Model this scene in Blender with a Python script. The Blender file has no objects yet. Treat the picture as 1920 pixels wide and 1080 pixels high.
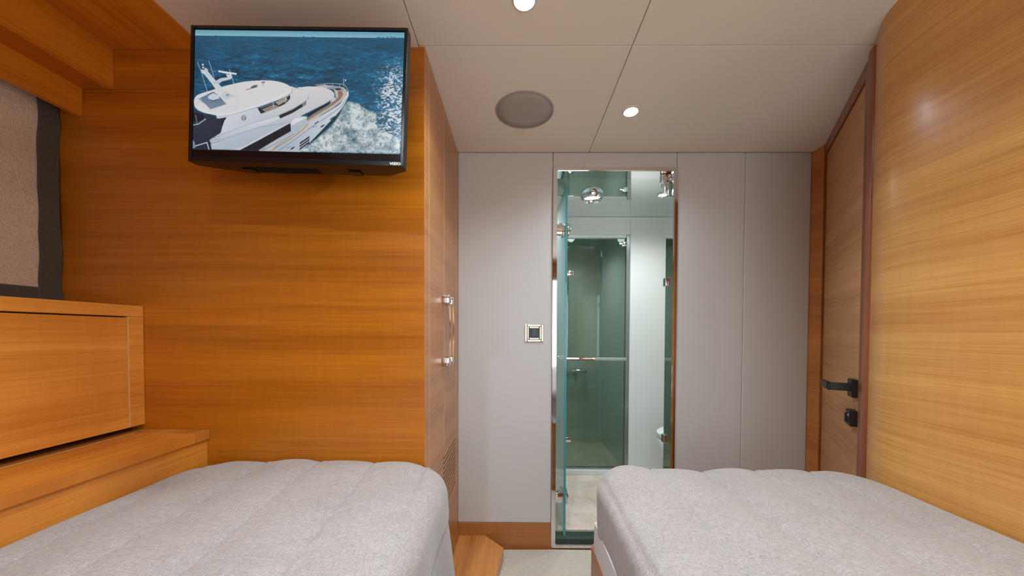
import bpy, bmesh, math
import numpy as np
from mathutils import Vector, Matrix, Euler

SC = bpy.context.scene
COL = SC.collection
E = 1.122                      # eye height above the cabin floor
def H(h): return h + E         # height relative to the eye -> world Z

# ------------------------------------------------------------ camera
F, TH, YAW, ROLL, CX, CY = 643.63, .0197, -.0077, -.0037, 961.29, 637.0
cam = bpy.data.cameras.new('camera'); camo = bpy.data.objects.new('camera', cam); COL.objects.link(camo)
cam.sensor_width = 36; cam.lens = F / 1920 * 36
cam.shift_x = -(CX - 960) / 1920; cam.shift_y = (CY - 540) / 1920
cam.clip_start = .02
R0 = Matrix.Rotation(math.pi / 2, 3, 'X')
camo.matrix_world = (Matrix.Rotation(-YAW, 3, 'Z') @ Matrix.Rotation(-TH, 3, 'X') @ R0 @ Matrix.Rotation(-ROLL, 3, 'Z')).to_4x4()
camo.location = (0, 0, E)
SC.camera = camo
SC.view_settings.view_transform = 'Standard'; SC.view_settings.look = 'None'
SC.view_settings.exposure = 0.12; SC.view_settings.gamma = 1.0; SC.view_settings.use_curve_mapping = False

# ------------------------------------------------------------ world and lights
w = bpy.data.worlds.new('world'); SC.world = w; w.use_nodes = True
w.node_tree.nodes['Background'].inputs[0].default_value = (.75, .85, 1, 1)
w.node_tree.nodes['Background'].inputs[1].default_value = .3

def light(name, kind, loc, energy, color=(1, 1, 1), rot=(0, 0, 0), **k):
    l = bpy.data.lights.new(name, kind); l.energy = energy; l.color = color
    for a, b in k.items(): setattr(l, a, b)
    o = bpy.data.objects.new(name, l); COL.objects.link(o); o.location = loc; o.rotation_euler = rot
    return o
WARM = (.76, .94, 1.04); COOL = (.93, .98, 1)
CEIL = .916
for n, (x, y, p) in enumerate([(.4725, 1.4357, 16), (.0209, .9598, 28), (-.50, .25, 33), (.32, .15, 40), (-.05, -.45, 20)]):
    light('downlight_lamp', 'SPOT', (x, y, H(CEIL) - .012), p, WARM, spot_size=math.radians(150), spot_blend=1, shadow_soft_size=.025)
light('rear_fill', 'AREA', (.30, -.80, H(.10)), 12, (.82, .94, 1), (math.radians(90), 0, 0), shape='RECTANGLE', size=1.2, size_y=1.1)  # added area fill behind the camera; no window stands there
for x, y, p in [(.4719, 2.149, 13), (.9029, 2.132, 12)]:
    light('bathroom_lamp', 'SPOT', (x, y, H(.852) - .045), p, COOL, spot_size=math.radians(160), spot_blend=1, shadow_soft_size=.03)
light('shower_fill', 'SPOT', (.45, 2.95, H(.84)), 16, COOL, spot_size=math.radians(150), spot_blend=1, shadow_soft_size=.04)  # added spot to brighten the shower interior; no lit fitting in there

# ------------------------------------------------------------ materials
def lin(r, g, b):
    f = lambda c: (c/255/12.92 if c/255 <= .04045 else ((c/255+.055)/1.055)**2.4)
    return (f(r), f(g), f(b), 1)
class NT:
    def __init__(s, name):
        s.m = bpy.data.materials.new(name); s.m.use_nodes = True; s.t = s.m.node_tree
        s.b = s.t.nodes['Principled BSDF']; s.out = s.t.nodes['Material Output']
    def n(s, typ, **k):
        x = s.t.nodes.new(typ)
        for a, v in k.items(): setattr(x, a, v)
        return x
    def l(s, a, b): s.t.links.new(a, b)
    def set(s, **k):
        for a, v in k.items(): s.b.inputs[a.replace('_', ' ')].default_value = v
        return s
def simple(name, col, rough=.5, metal=0, noise=.04, nscale=20, bump=0, bscale=400, **k):
    t = NT(name); t.set(Roughness=rough, Metallic=metal, **k)
    tc = t.n('ShaderNodeTexCoord'); nz = t.n('ShaderNodeTexNoise'); nz.inputs['Scale'].default_value = nscale; nz.inputs['Detail'].default_value = 4
    t.l(tc.outputs['Object'], nz.inputs['Vector'])
    mx = t.n('ShaderNodeMix', data_type='RGBA'); t.l(nz.outputs['Fac'], mx.inputs['Factor'])
    mx.inputs['A'].default_value = tuple(c*(1-noise) for c in col[:3]) + (1,); mx.inputs['B'].default_value = tuple(min(1, c*(1+noise)) for c in col[:3]) + (1,)
    t.l(mx.outputs['Result'], t.b.inputs['Base Color'])
    if bump:
        n2 = t.n('ShaderNodeTexNoise'); n2.inputs['Scale'].default_value = bscale; n2.inputs['Detail'].default_value = 3
        t.l(tc.outputs['Object'], n2.inputs['Vector'])
        bp = t.n('ShaderNodeBump'); bp.inputs['Strength'].default_value = bump; bp.inputs['Distance'].default_value = .002
        t.l(n2.outputs['Fac'], bp.inputs['Height']); t.l(bp.outputs['Normal'], t.b.inputs['Normal'])
    return t.m
def wood(name, light_c, dark_c, axis='z', seed=0, rough=.36, band=11, coat=.14):
    """veneer: grain runs level; 'axis' is the direction across the grain"""
    t = NT(name); t.set(Roughness=rough); t.b.inputs['Coat Weight'].default_value = coat; t.b.inputs['Coat Roughness'].default_value = .18
    tc = t.n('ShaderNodeTexCoord')
    def mapped(lo, hi):
        m = t.n('ShaderNodeMapping'); s = {'x': (hi, lo, lo), 'y': (lo, hi, lo), 'z': (lo, lo, hi)}[axis]
        m.inputs['Scale'].default_value = s; m.inputs['Location'].default_value = (seed*3.1, seed*1.7, seed*2.3)
        t.l(tc.outputs['Object'], m.inputs['Vector']); return m.outputs['Vector']
    n1 = t.n('ShaderNodeTexNoise'); n1.inputs['Scale'].default_value = 1; n1.inputs['Detail'].default_value = 3; n1.inputs['Distortion'].default_value = .25
    t.l(mapped(.55, band), n1.inputs['Vector'])
    n2 = t.n('ShaderNodeTexNoise'); n2.inputs['Scale'].default_value = 1; n2.inputs['Detail'].default_value = 5; n2.inputs['Roughness'].default_value = .65; n2.inputs['Distortion'].default_value = .4
    t.l(mapped(1.8, band*7), n2.inputs['Vector'])
    n3 = t.n('ShaderNodeTexNoise'); n3.inputs['Scale'].default_value = 1; n3.inputs['Detail'].default_value = 2
    t.l(mapped(7, 420), n3.inputs['Vector'])
    nb = t.n('ShaderNodeTexNoise'); nb.inputs['Scale'].default_value = 1; nb.inputs['Detail'].default_value = 2
    t.l(mapped(60, 9), nb.inputs['Vector'])       # chatoyant cross figure
    def mul(a, f):
        m = t.n('ShaderNodeMath', operation='MULTIPLY_ADD'); t.l(a, m.inputs[0]); m.inputs[1].default_value = f; m.inputs[2].default_value = -.5*f; return m.outputs[0]
    def add(a, b):
        m = t.n('ShaderNodeMath', operation='ADD'); t.l(a, m.inputs[0]); t.l(b, m.inputs[1]); return m.outputs[0]
    s = add(add(mul(n1.outputs['Fac'], 1.3), mul(n2.outputs['Fac'], .8)), add(mul(n3.outputs['Fac'], .45), mul(nb.outputs['Fac'], .16)))
    a = t.n('ShaderNodeMath', operation='ADD', use_clamp=True); t.l(s, a.inputs[0]); a.inputs[1].default_value = .5
    cr = t.n('ShaderNodeValToRGB'); cr.color_ramp.elements[0].position = .1; cr.color_ramp.elements[0].color = dark_c
    cr.color_ramp.elements[1].position = .85; cr.color_ramp.elements[1].color = light_c
    t.l(a.outputs[0], cr.inputs['Fac'])
    # thin dark growth lines
    n4 = t.n('ShaderNodeTexNoise'); n4.inputs['Scale'].default_value = 1; n4.inputs['Detail'].default_value = 1; n4.inputs['Distortion'].default_value = .2
    t.l(mapped(.4, band*4.3), n4.inputs['Vector'])
    r4 = t.n('ShaderNodeValToRGB'); e = r4.color_ramp.elements
    e[0].position = .485; e[0].color = (1, 1, 1, 1); e[1].position = .515; e[1].color = (1, 1, 1, 1); k = e.new(.5); k.color = (.86, .81, .74, 1)
    t.l(n4.outputs['Fac'], r4.inputs['Fac'])
    mx = t.n('ShaderNodeMix', data_type='RGBA', blend_type='MULTIPLY'); mx.inputs['Factor'].default_value = 1
    t.l(cr.outputs['Color'], mx.inputs['A']); t.l(r4.outputs['Color'], mx.inputs['B'])
    t.l(mx.outputs['Result'], t.b.inputs['Base Color'])
    bp = t.n('ShaderNodeBump'); bp.inputs['Strength'].default_value = .08; bp.inputs['Distance'].default_value = .001
    t.l(n3.outputs['Fac'], bp.inputs['Height']); t.l(bp.outputs['Normal'], t.b.inputs['Normal'])
    return t.m
def linen(name, c1, c2, bump=.5, streak=.3):
    t = NT(name); t.set(Roughness=.9); t.b.inputs['Sheen Weight'].default_value = .25
    tc = t.n('ShaderNodeTexCoord')
    def nz(sc, detail=3):
        m = t.n('ShaderNodeMapping'); m.inputs['Scale'].default_value = sc; t.l(tc.outputs['Object'], m.inputs['Vector'])
        n = t.n('ShaderNodeTexNoise'); n.inputs['Scale'].default_value = 1; n.inputs['Detail'].default_value = detail; t.l(m.outputs['Vector'], n.inputs['Vector']); return n.outputs['Fac']
    a = nz((900, 60, 900)); b = nz((60, 900, 60)); c = nz((7, 7, 7)); d = nz((420, 420, 420), 1)
    def mth(op, x, y):
        m = t.n('ShaderNodeMath', operation=op)
        for i, v in enumerate((x, y)):
            if isinstance(v, (int, float)): m.inputs[i].default_value = v
            else: t.l(v, m.inputs[i])
        return m.outputs[0]
    s = mth('ADD', mth('ADD', mth('MULTIPLY', a, .5), mth('MULTIPLY', b, .5)), mth('ADD', mth('MULTIPLY', c, .12), mth('MULTIPLY', d, .4)))
    r = t.n('ShaderNodeMapRange'); r.inputs['From Min'].default_value = .52; r.inputs['From Max'].default_value = 1.0
    t.l(s, r.inputs['Value'])
    mx = t.n('ShaderNodeMix', data_type='RGBA'); mx.inputs['A'].default_value = c1; mx.inputs['B'].default_value = c2
    t.l(r.outputs['Result'], mx.inputs['Factor']); t.l(mx.outputs['Result'], t.b.inputs['Base Color'])
    bp = t.n('ShaderNodeBump'); bp.inputs['Strength'].default_value = bump; bp.inputs['Distance'].default_value = .0015
    t.l(s, bp.inputs['Height']); t.l(bp.outputs['Normal'], t.b.inputs['Normal'])
    return t.m
def tinted_glass(name, tint, refl=.10, face_col=None, body=0):
    t = NT(name); tr = t.n('ShaderNodeBsdfTransparent'); tr.inputs[0].default_value = tint
    gl = t.n('ShaderNodeBsdfGlossy'); gl.inputs['Roughness'].default_value = .0; gl.inputs['Color'].default_value = (.95, 1, .98, 1)
    fr = t.n('ShaderNodeFresnel'); ge = t.n('ShaderNodeNewGeometry'); io = t.n('ShaderNodeMath', operation='MULTIPLY_ADD'); t.l(ge.outputs['Backfacing'], io.inputs[0]); io.inputs[1].default_value = 1/1.5-1.5; io.inputs[2].default_value = 1.5; t.l(io.outputs[0], fr.inputs['IOR'])
    m = t.n('ShaderNodeMixShader'); t.l(fr.outputs[0], m.inputs[0]); t.l(tr.outputs[0], m.inputs[1]); t.l(gl.outputs[0], m.inputs[2])
    res = m.outputs[0]
    if body:
        d1_ = t.n('ShaderNodeBsdfDiffuse'); d1_.inputs[0].default_value = face_col; d2_ = t.n('ShaderNodeBsdfTranslucent'); d2_.inputs[0].default_value = face_col
        d = t.n('ShaderNodeMixShader'); d.inputs[0].default_value = .6; t.l(d1_.outputs[0], d.inputs[1]); t.l(d2_.outputs[0], d.inputs[2])
        m2 = t.n('ShaderNodeMixShader'); m2.inputs[0].default_value = body; t.l(res, m2.inputs[1]); t.l(d.outputs[0], m2.inputs[2]); res = m2.outputs[0]
    t.l(res, t.out.inputs['Surface'])
    return t.m
def emit(name, col, s):
    t = NT(name); t.set(Emission_Strength=s); t.b.inputs['Emission Color'].default_value = col; t.b.inputs['Base Color'].default_value = (.8, .8, .8, 1)
    return t.m
def marble(name, c1, c2, rough=.15):
    t = NT(name); t.set(Roughness=rough)
    tc = t.n('ShaderNodeTexCoord'); n = t.n('ShaderNodeTexNoise'); n.inputs['Scale'].default_value = 5; n.inputs['Detail'].default_value = 8; n.inputs['Distortion'].default_value = .8
    t.l(tc.outputs['Object'], n.inputs['Vector'])
    cr = t.n('ShaderNodeValToRGB'); e = cr.color_ramp.elements; e[0].position = .3; e[0].color = c1; e[1].position = .7; e[1].color = c2
    t.l(n.outputs['Fac'], cr.inputs['Fac'])
    v = t.n('ShaderNodeTexVoronoi', feature='DISTANCE_TO_EDGE'); v.inputs['Scale'].default_value = 6
    add = t.n('ShaderNodeVectorMath', operation='ADD'); t.l(tc.outputs['Object'], add.inputs[0])
    sc = t.n('ShaderNodeVectorMath', operation='SCALE'); t.l(n.outputs['Color'], sc.inputs[0]); sc.inputs['Scale'].default_value = .5
    t.l(sc.outputs[0], add.inputs[1]); t.l(add.outputs[0], v.inputs['Vector'])
    r = t.n('ShaderNodeMapRange'); r.inputs['From Max'].default_value = .02; r.inputs['To Min'].default_value = .8; t.l(v.outputs['Distance'], r.inputs['Value'])
    mx = t.n('ShaderNodeMix', data_type='RGBA', blend_type='MULTIPLY'); mx.inputs['Factor'].default_value = 1
    t.l(cr.outputs['Color'], mx.inputs['A']); t.l(r.outputs['Result'], mx.inputs['B']); t.l(mx.outputs['Result'], t.b.inputs['Base Color'])
    return t.m

WL, WD = lin(203, 120, 20), lin(152, 80, 4)
W_wall = wood('wood_wall', WL, WD, 'z', 0)  # same wood as cabinet and right wall; dimmer light is in its darker colour
W_cab = wood('wood_cabinet', lin(236, 156, 66), lin(196, 114, 34), 'z', 2)  # lighter copy of the wall wood; stronger light is put into the colour
W_door = wood('wood_door', lin(205, 148, 100), lin(160, 104, 62), 'z', 3, rough=.45)
W_right = wood('wood_right', lin(228, 168, 92), lin(188, 122, 56), 'z', 5, rough=.3)  # wall wood again, paler: the brighter light here is part of the colour
W_soff = wood('wood_soffit', lin(226, 140, 34), lin(176, 96, 10), 'x', 4, coat=.1)  # soffit and valance: wall wood toned lighter to stand in for more light
W_soffv = wood('wood_valance', lin(226, 140, 34), lin(176, 96, 10), 'z', 7, coat=.1)
W_lid = wood('wood_lid', lin(226, 144, 54), lin(184, 102, 26), 'x', 8)
W_ward = wood('wood_wardrobe', lin(206, 140, 82), lin(160, 96, 44), 'z', 9, rough=.32)
W_maho = wood('mahogany', lin(158, 86, 50), lin(112, 54, 26), 'x', 6, rough=.3, band=30)
W_floor = wood('wood_floor', lin(222, 150, 80), lin(178, 104, 44), 'x', 11, rough=.3, band=16)
W_base = wood('wood_base', lin(186, 118, 64), lin(142, 80, 36), 'z', 12)
DARKG = simple('dark_gap', lin(38, 26, 20), .8)
INLAY = simple('pale_edging', lin(226, 190, 140), .5)
LEATHER = simple('cream_leather', lin(206, 202, 199), .55, noise=.02, nscale=6, bump=.25, bscale=700)
CEILM = simple('ceiling_vinyl', lin(236, 226, 212), .6, noise=.025, nscale=4, bump=.2, bscale=500)
CHROME = simple('chrome', lin(226, 226, 228), .05, 1, noise=.01)
STEEL = simple('polished_steel', lin(165, 156, 146), .10, 1, noise=.02)
BLK = simple('matt_black_metal', lin(34, 32, 33), .42, noise=.1)
TVB = simple('black_plastic', lin(16, 15, 17), .28, noise=.1)
TVG = simple('black_screen_glass', lin(12, 12, 18), .12, noise=.05)
WHITE = simple('white_sheet', lin(236, 236, 240), .8, noise=.02, bump=.2)
CERAM = simple('white_ceramic', lin(240, 240, 240), .08, noise=.01)
BATHW = simple('bath_white_panel', lin(226, 228, 224), .3, noise=.015, nscale=3)
BATHC = simple('bath_gloss_ceiling', lin(228, 235, 231), .015, .93, noise=.01, nscale=3)
SHOWW = simple('shower_wall', lin(184, 192, 182), .12, noise=.04, nscale=3)
GRILLE = simple('speaker_grille', lin(176, 168, 164), .7, noise=.05, bump=.5, bscale=900)
GRILLR = simple('speaker_ring', lin(170, 160, 154), .5)
COMF = linen('quilted_linen', lin(130, 116, 109), lin(190, 178, 172))
SHADE = linen('shade_linen', lin(168, 146, 124), lin(240, 222, 200), .4)
TRIMF = linen('shade_border_linen', lin(58, 52, 47), lin(92, 84, 76), .4)
CARP = linen('carpet_pile', lin(170, 154, 138), lin(226, 214, 200), 1.0)
MARB = marble('cream_marble', lin(214, 192, 176), lin(234, 216, 204))
MARBD = marble('shower_marble', lin(176, 166, 142), lin(204, 196, 172))
G_SHOW = tinted_glass('shower_glass', (.72, .80, .76, 1))
G_DOOR = tinted_glass('door_glass', (.93, .98, .98, 1), face_col=lin(222, 240, 242), body=.45)
G_EDGE = simple('glass_edge', lin(70, 150, 155), .1, noise=.05)
LAMP = emit('lamp_lens', (1, 1, 1, 1), 30)

# ------------------------------------------------------------ mesh helpers
def mk(name, bm, mats, parent=None, smooth=False, kind=None, loc=None):
    me = bpy.data.meshes.new(name); bmesh.ops.recalc_face_normals(bm, faces=bm.faces); bm.to_mesh(me); bm.free()
    for m in (mats if isinstance(mats, (list, tuple)) else [mats]): me.materials.append(m)
    if smooth:
        for p in me.polygons: p.use_smooth = True
    o = bpy.data.objects.new(name, me); COL.objects.link(o)
    if parent: o.parent = parent
    if kind: o['kind'] = kind
    if loc: o.location = loc
    return o
def auto(o, ang=40):
    me = o.data
    for p in me.polygons: p.use_smooth = True
    bm = bmesh.new(); bm.from_mesh(me)
    for e in bm.edges:
        if len(e.link_faces) == 2 and e.calc_face_angle(0) > math.radians(ang): e.smooth = False
    bm.to_mesh(me); bm.free(); return o
def box(bm, x0, x1, y0, y1, z0, z1, bev=0, mat=0, M=None):
    b = bmesh.new(); bmesh.ops.create_cube(b, size=1)
    for v in b.verts: v.co = Vector((x0 + (v.co.x+.5)*(x1-x0), y0 + (v.co.y+.5)*(y1-y0), z0 + (v.co.z+.5)*(z1-z0)))
    if bev: bmesh.ops.bevel(b, geom=b.edges[:], offset=bev, segments=2, profile=.5, affect='EDGES')
    merge(bm, b, mat, M)
def merge(bm, b, mat=0, M=None):
    vs = [bm.verts.new(M @ v.co if M else v.co) for v in b.verts]; b.verts.index_update()
    for f in b.faces:
        try:
            nf = bm.faces.new([vs[v.index] for v in f.verts]); nf.material_index = mat
        except ValueError: pass
    b.free()
def bx(name, *a, mat, parent=None, bev=0, kind=None):
    bm = bmesh.new(); box(bm, *a, bev=bev); return mk(name, bm, mat, parent, kind=kind)
def prism(bm, pts, z0, z1, mat=0, M=None):
    b = bmesh.new(); n = len(pts)
    lo = [b.verts.new((p[0], p[1], z0)) for p in pts]; hi = [b.verts.new((p[0], p[1], z1)) for p in pts]
    b.faces.new(lo[::-1]); b.faces.new(hi)
    for i in range(n): b.faces.new((lo[i], lo[(i+1) % n], hi[(i+1) % n], hi[i]))
    merge(bm, b, mat, M)
def cyl(bm, p0, p1, r0, r1=None, seg=24, mat=0, cap=True):
    r1 = r0 if r1 is None else r1; p0 = Vector(p0); p1 = Vector(p1); d = p1-p0
    q = d.to_track_quat('Z', 'Y').to_matrix().to_4x4(); b = bmesh.new()
    bmesh.ops.create_cone(b, cap_ends=cap, segments=seg, radius1=r0, radius2=r1, depth=d.length)
    merge(bm, b, mat, Matrix.Translation((p0+p1)/2) @ q)
def lathe(bm, prof, c, seg=40, mat=0, close=False):
    b = bmesh.new(); rings = []
    for r, z in prof:
        rings.append([b.verts.new((c[0]+r*math.cos(2*math.pi*i/seg), c[1]+r*math.sin(2*math.pi*i/seg), c[2]+z)) for i in range(seg)])
    for a, q in zip(rings, rings[1:]):
        for i in range(seg): b.faces.new((a[i], a[(i+1) % seg], q[(i+1) % seg], q[i]))
    if close: b.faces.new(rings[-1]); b.faces.new(rings[0][::-1])
    merge(bm, b, mat)
def tube(bm, pts, r, seg=12, mat=0, sq=None):
    pts = [Vector(p) for p in pts]; b = bmesh.new(); rings = []
    for i, p in enumerate(pts):
        d = (pts[min(i+1, len(pts)-1)] - pts[max(i-1, 0)]).normalized()
        u = d.cross(Vector((0, 1, 0)) if abs(d.y) < .9 else Vector((1, 0, 0))).normalized(); v = d.cross(u)
        rr = r if not isinstance(r, (list, tuple)) else r[i]
        rings.append([b.verts.new(p + rr*(math.cos(2*math.pi*k/seg)*u*(sq or 1) + math.sin(2*math.pi*k/seg)*v)) for k in range(seg)])
    for a, q in zip(rings, rings[1:]):
        for k in range(seg): b.faces.new((a[k], a[(k+1) % seg], q[(k+1) % seg], q[k]))
    b.faces.new(rings[0][::-1]); b.faces.new(rings[-1]); merge(bm, b, mat)
def empty(name, loc, label=None, cat=None, group=None, kind=None, rz=0):
    o = bpy.data.objects.new(name, None); COL.objects.link(o); o.location = loc; o.rotation_euler = (0, 0, rz); o.empty_display_size = .05
    tag(o, label, cat, group, kind); return o
def tag(o, label=None, cat=None, group=None, kind=None):
    if label: o['label'] = label
    if cat: o['category'] = cat
    if group: o['group'] = group
    if kind: o['kind'] = kind
    return o
def under(parent, o):
    """parent without moving: all meshes are built in world coordinates"""
    o.parent = parent; o.location = tuple(a-b for a, b in zip(o.location, parent.location)); return o

ZB, ZW, ZC = 1.76, 1.114, H(CEIL)
S = 'structure'
HEAD = -.95
# ============================================================ SETTING
# floor and raised platform
fl = bx('floor', -1.55, 1.75, HEAD-.1, ZB, -.05, 0, mat=W_floor, kind=S)
bm = bmesh.new(); PH = H(-1.049)
prism(bm, [(-.99, -.85), (-.11, -.85), (-.11, 1.2), (-.080, 1.4607), (-.054, 1.656), (-.155, 1.7585), (-.29, 1.7585), (-.29, ZW-.005), (-.99, ZW-.005)], .0, PH)
tag(mk('floor', bm, W_floor), kind=S)

# ceiling: soft vinyl panels with fine open joints
bm = bmesh.new(); g = .0013
box(bm, -1.55, 1.8, HEAD-.1, ZB+.02, ZC+.012, ZC+.06, mat=1)
XS, YS, XM = .369, ZW, -.3128
for (x0, x1, y0, y1, dz) in [(XM+g, XS-g, YS+g, ZB, 0), (XS+g, 1.75, YS+g, ZB, 0), (XM+g, XS-g, HEAD, YS-g, 0), (XS+g, 1.75, HEAD, YS-g, 0), (-1.02, XM-g, HEAD, YS+.02, -.003)]:
    box(bm, x0, x1, y0, y1, ZC+dz, ZC+.02, bev=.0012)
ceil = mk('ceiling', bm, [CEILM, DARKG], kind=S)

# far wall: leather panels + base board
wf = empty('wall_far', (0, ZB, 0), kind=S)
bm = bmesh.new()
for a in [(-.32, .188, .02, ZC+.02), (.816, 1.8, .02, ZC+.02), (.188, .816, H(.8375), ZC+.02)]:
    box(bm, a[0], a[1], ZB+.012, ZB+.05, a[2], a[3])
o = mk('backing', bm, DARKG, kind=S); under(wf, o)
def panel(x0, x1, z0, z1):
    o = bx('leather_panel', x0+.0008, x1-.0008, ZB, ZB+.013, z0, z1, mat=LEATHER, bev=.0035, kind=S); under(wf, o)
LB = H(-.983)
panel(-.295, .188, LB, ZC); panel(.188, .816, H(.8375), ZC); panel(.816, 1.160, LB, ZC); panel(1.160, 1.492, LB, ZC)
bm = bmesh.new(); box(bm, -.295, .188, ZB-.004, ZB+.012, 0, LB-.001, bev=.002); box(bm, .188, .816, ZB-.004, ZB+.012, 0, H(-1.107), bev=.002); box(bm, .816, 1.492, ZB-.004, ZB+.012, 0, LB-.001, bev=.002)
mk('baseboard_far', bm, W_base, kind=S)

# wood partition that carries the television
bx('wall_partition', -1.5, -.2952, ZW, ZW+.022, 0, H(.7821), mat=W_wall, kind=S, bev=.0008)
bx('wall_partition', -1.5, -.2952, ZW, ZW+.022, H(.7829), ZC-.0005, mat=W_wall, kind=S, bev=.0008)

# left hull wall
bx('wall_left', -1.56, -1.5, HEAD-.05, ZW, 0, ZC+.02, mat=W_wall, kind=S)
# near (head) wall behind the camera
bx('wall_near', -1.5, 1.25, HEAD-.05, HEAD, 0, ZC+.02, mat=W_wall, kind=S)

# stepped soffit and valance along the left hull
def strip(name, x0, x1, z0, z1, m): return bx(name, x0, x1, HEAD, ZW-.0008, z0, z1, mat=m, kind=S, bev=.0006)
sf = empty('trim_1', (-1.2, 0, H(.78)), kind=S)
under(sf, strip('soffit_board', -1.2975, -1.0, H(.908), ZC+.01, W_soff))
under(sf, strip('soffit_riser', -1.3175, -1.2975, H(.7826), H(.93), W_soffv))
under(sf, strip('soffit_ledge', -1.401, -1.3175, H(.7826), H(.80), W_soff))
under(sf, strip('valance_board', -1.421, -1.401, H(.6943), H(.80), W_soffv))

# right wall: straight, rounded, then angled to the doorway, then a narrow return
DX, DY = .527, .85; NX, NY = -DY, DX        # along the door wall / its normal into the room
def dw(s, t=0, y0=1.19):                    # point on the angled wall, s metres beyond y0, t metres into the room
    return (.45+.62*y0 + DX*s + NX*t, y0 + DY*s + NY*t)
base = [(1.04, HEAD)]
arc = [(1.0400, .86), (1.0408, .90), (1.0440, .945), (1.0500, .982), (1.0600, 1.010), (1.0750, 1.037), (1.0960, 1.066), (1.1190, 1.096)]
path = base + arc + [(.45+.62*1.14, 1.14), dw(0)]
bm = bmesh.new()
def thick(path, t, z0, z1, mat=0):
    n = len(path); off = []
    for i, p in enumerate(path):
        a = Vector(path[max(i-1, 0)]); b = Vector(path[min(i+1, n-1)]); d = (b-a).normalized(); nn = Vector((d.y, -d.x))
        off.append((p[0]+nn.x*t, p[1]+nn.y*t))
    b = bmesh.new(); A = [[b.verts.new((*p, z)) for z in (z0, z1)] for p in path]; B = [[b.verts.new((*p, z)) for z in (z0, z1)] for p in off]
    for i in range(n-1):
        b.faces.new((A[i][0], A[i+1][0], A[i+1][1], A[i][1])); b.faces.new((B[i][0], B[i][1], B[i+1][1], B[i+1][0]))
        b.faces.new((A[i][1], A[i+1][1], B[i+1][1], B[i][1])); b.faces.new((A[i][0], B[i][0], B[i+1][0], A[i+1][0]))
    b.faces.new((A[0][0], A[0][1], B[0][1], B[0][0])); b.faces.new((A[-1][0], B[-1][0], B[-1][1], A[-1][1]))
    merge(bm, b, mat)
# refine arc with Catmull-Rom
def smooth_path(P, n=5):
    out = []
    for i in range(len(P)-1):
        p0, p1, p2, p3 = [Vector(P[min(max(k, 0), len(P)-1)]) for k in (i-1, i, i+1, i+2)]
        for k in range(n):
            t = k/n; out.append(tuple(.5*((2*p1)+(-p0+p2)*t+(2*p0-5*p1+4*p2-p3)*t*t+(-p0+3*p1-3*p2+p3)*t**3)))
    out.append(tuple(P[-1])); return out
rp = [(1.04, HEAD)] + smooth_path(arc + [(.45+.62*1.14, 1.14)]) + [dw(0)]
thick(rp, .04, 0, ZC-.0005)
o = mk('wall_right', bm, W_right, kind=S); auto(o, 30)
# wall above/around the door on the angle
SE = (1.685-1.19)/DY                         # length of the door opening along the wall
DT = H(.866)
d1 = empty('door_1', (*dw(.3), 0), kind=S)
def dwbox(name, s0, s1, t0, t1, z0, z1, m, parent=None, bev=.0008):
    b = bmesh.new(); pts = [dw(s0, t0), dw(s1, t0), dw(s1, t1), dw(s0, t1)]
    prism(b, pts, z0, z1)
    if bev: bmesh.ops.bevel(b, geom=b.edges[:], offset=bev, segments=1, affect='EDGES')
    o = mk(name, b, m)
    if parent: under(parent, o)
    return o
W_door2 = wood('wood_door_leaf', lin(218, 160, 108), lin(172, 114, 68), 'z', 3, rough=.5, coat=.1)
dwbox('door_leaf', .002, SE-.004, -.04, -.004, PH+.005, DT-.002, W_door2, d1)
dwbox('door_head', -.04, SE, -.04, .003, DT, ZC-.0005, W_maho, d1)
dwbox('door_backing', -.03, SE+.06, -.07, -.042, 0, ZC, DARKG, d1)
dwbox('strike_plate', -.0015, .0018, -.0025, .0045, H(-.232), H(-.163), CHROME, d1, 0)
# moulding: stepped profile on the near jamb
bm = bmesh.new(); mz1 = H(.893)
def mprof(pts, z0, z1): prism(bm, [dw(a, t) for a, t in pts], z0, z1)
mprof([(-.004, -.03), (-.004, .004), (-.072, .004), (-.072, -.03)], PH, H(.872))
seg = [(-.072+0, .004)] + [(-.103+.031*math.cos(math.pi*k/10), .002+.017*math.sin(math.pi*k/10)**.7) for k in range(11)] + [(-.134, -.02), (-.072, -.02)]
mprof(seg[1:], PH, mz1)
o = mk('door_moulding', bm, W_maho); auto(o, 35); under(d1, o)
# lever handle and lock
h1 = empty('door_handle', (*dw(.04), H(-.19)))
b = bmesh.new(); HZ = H(-.193)
prism(b, [dw(.028, -.004), dw(.083, -.004), dw(.083, .013), dw(.028, .013)], HZ-.032, HZ+.032)
nz = H(-.190)
prism(b, [dw(.040, .010), dw(.062, .010), dw(.062, .075), dw(.040, .075)], nz-.0135, nz+.0135)
prism(b, [dw(.040, .063), dw(.150, .063), dw(.150, .075), dw(.040, .075)], nz-.0135, nz+.0135)
bmesh.ops.bevel(b, geom=b.edges[:], offset=.0015, segments=2, affect='EDGES')
o = mk('lever', b, BLK); under(h1, o); h1.parent = d1; h1.location = tuple(a-c for a, c in zip(h1.location, d1.location))
lk = bmesh.new(); LZ = H(-.300)
prism(lk, [dw(.030, -.004), dw(.083, -.004), dw(.083, .016), dw(.030, .016)], LZ-.028, LZ+.028)
bmesh.ops.bevel(lk, geom=lk.edges[:], offset=.0015, segments=2, affect='EDGES')
lo = mk('door_lock', lk, BLK); under(d1, lo)
b = bmesh.new(); c = Vector((*dw(.0565, .016), LZ)); c2 = Vector((*dw(.0565, .020), LZ)); cyl(b, c, c2, .019, .017, 28)
prism(b, [dw(.053, .018), dw(.060, .018), dw(.060, .0245), dw(.053, .0245)], LZ-.016, LZ+.016)
tt = mk('thumb_turn', b, simple('dark_steel', lin(60, 58, 60), .3, .6)); tt.parent = lo
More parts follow.
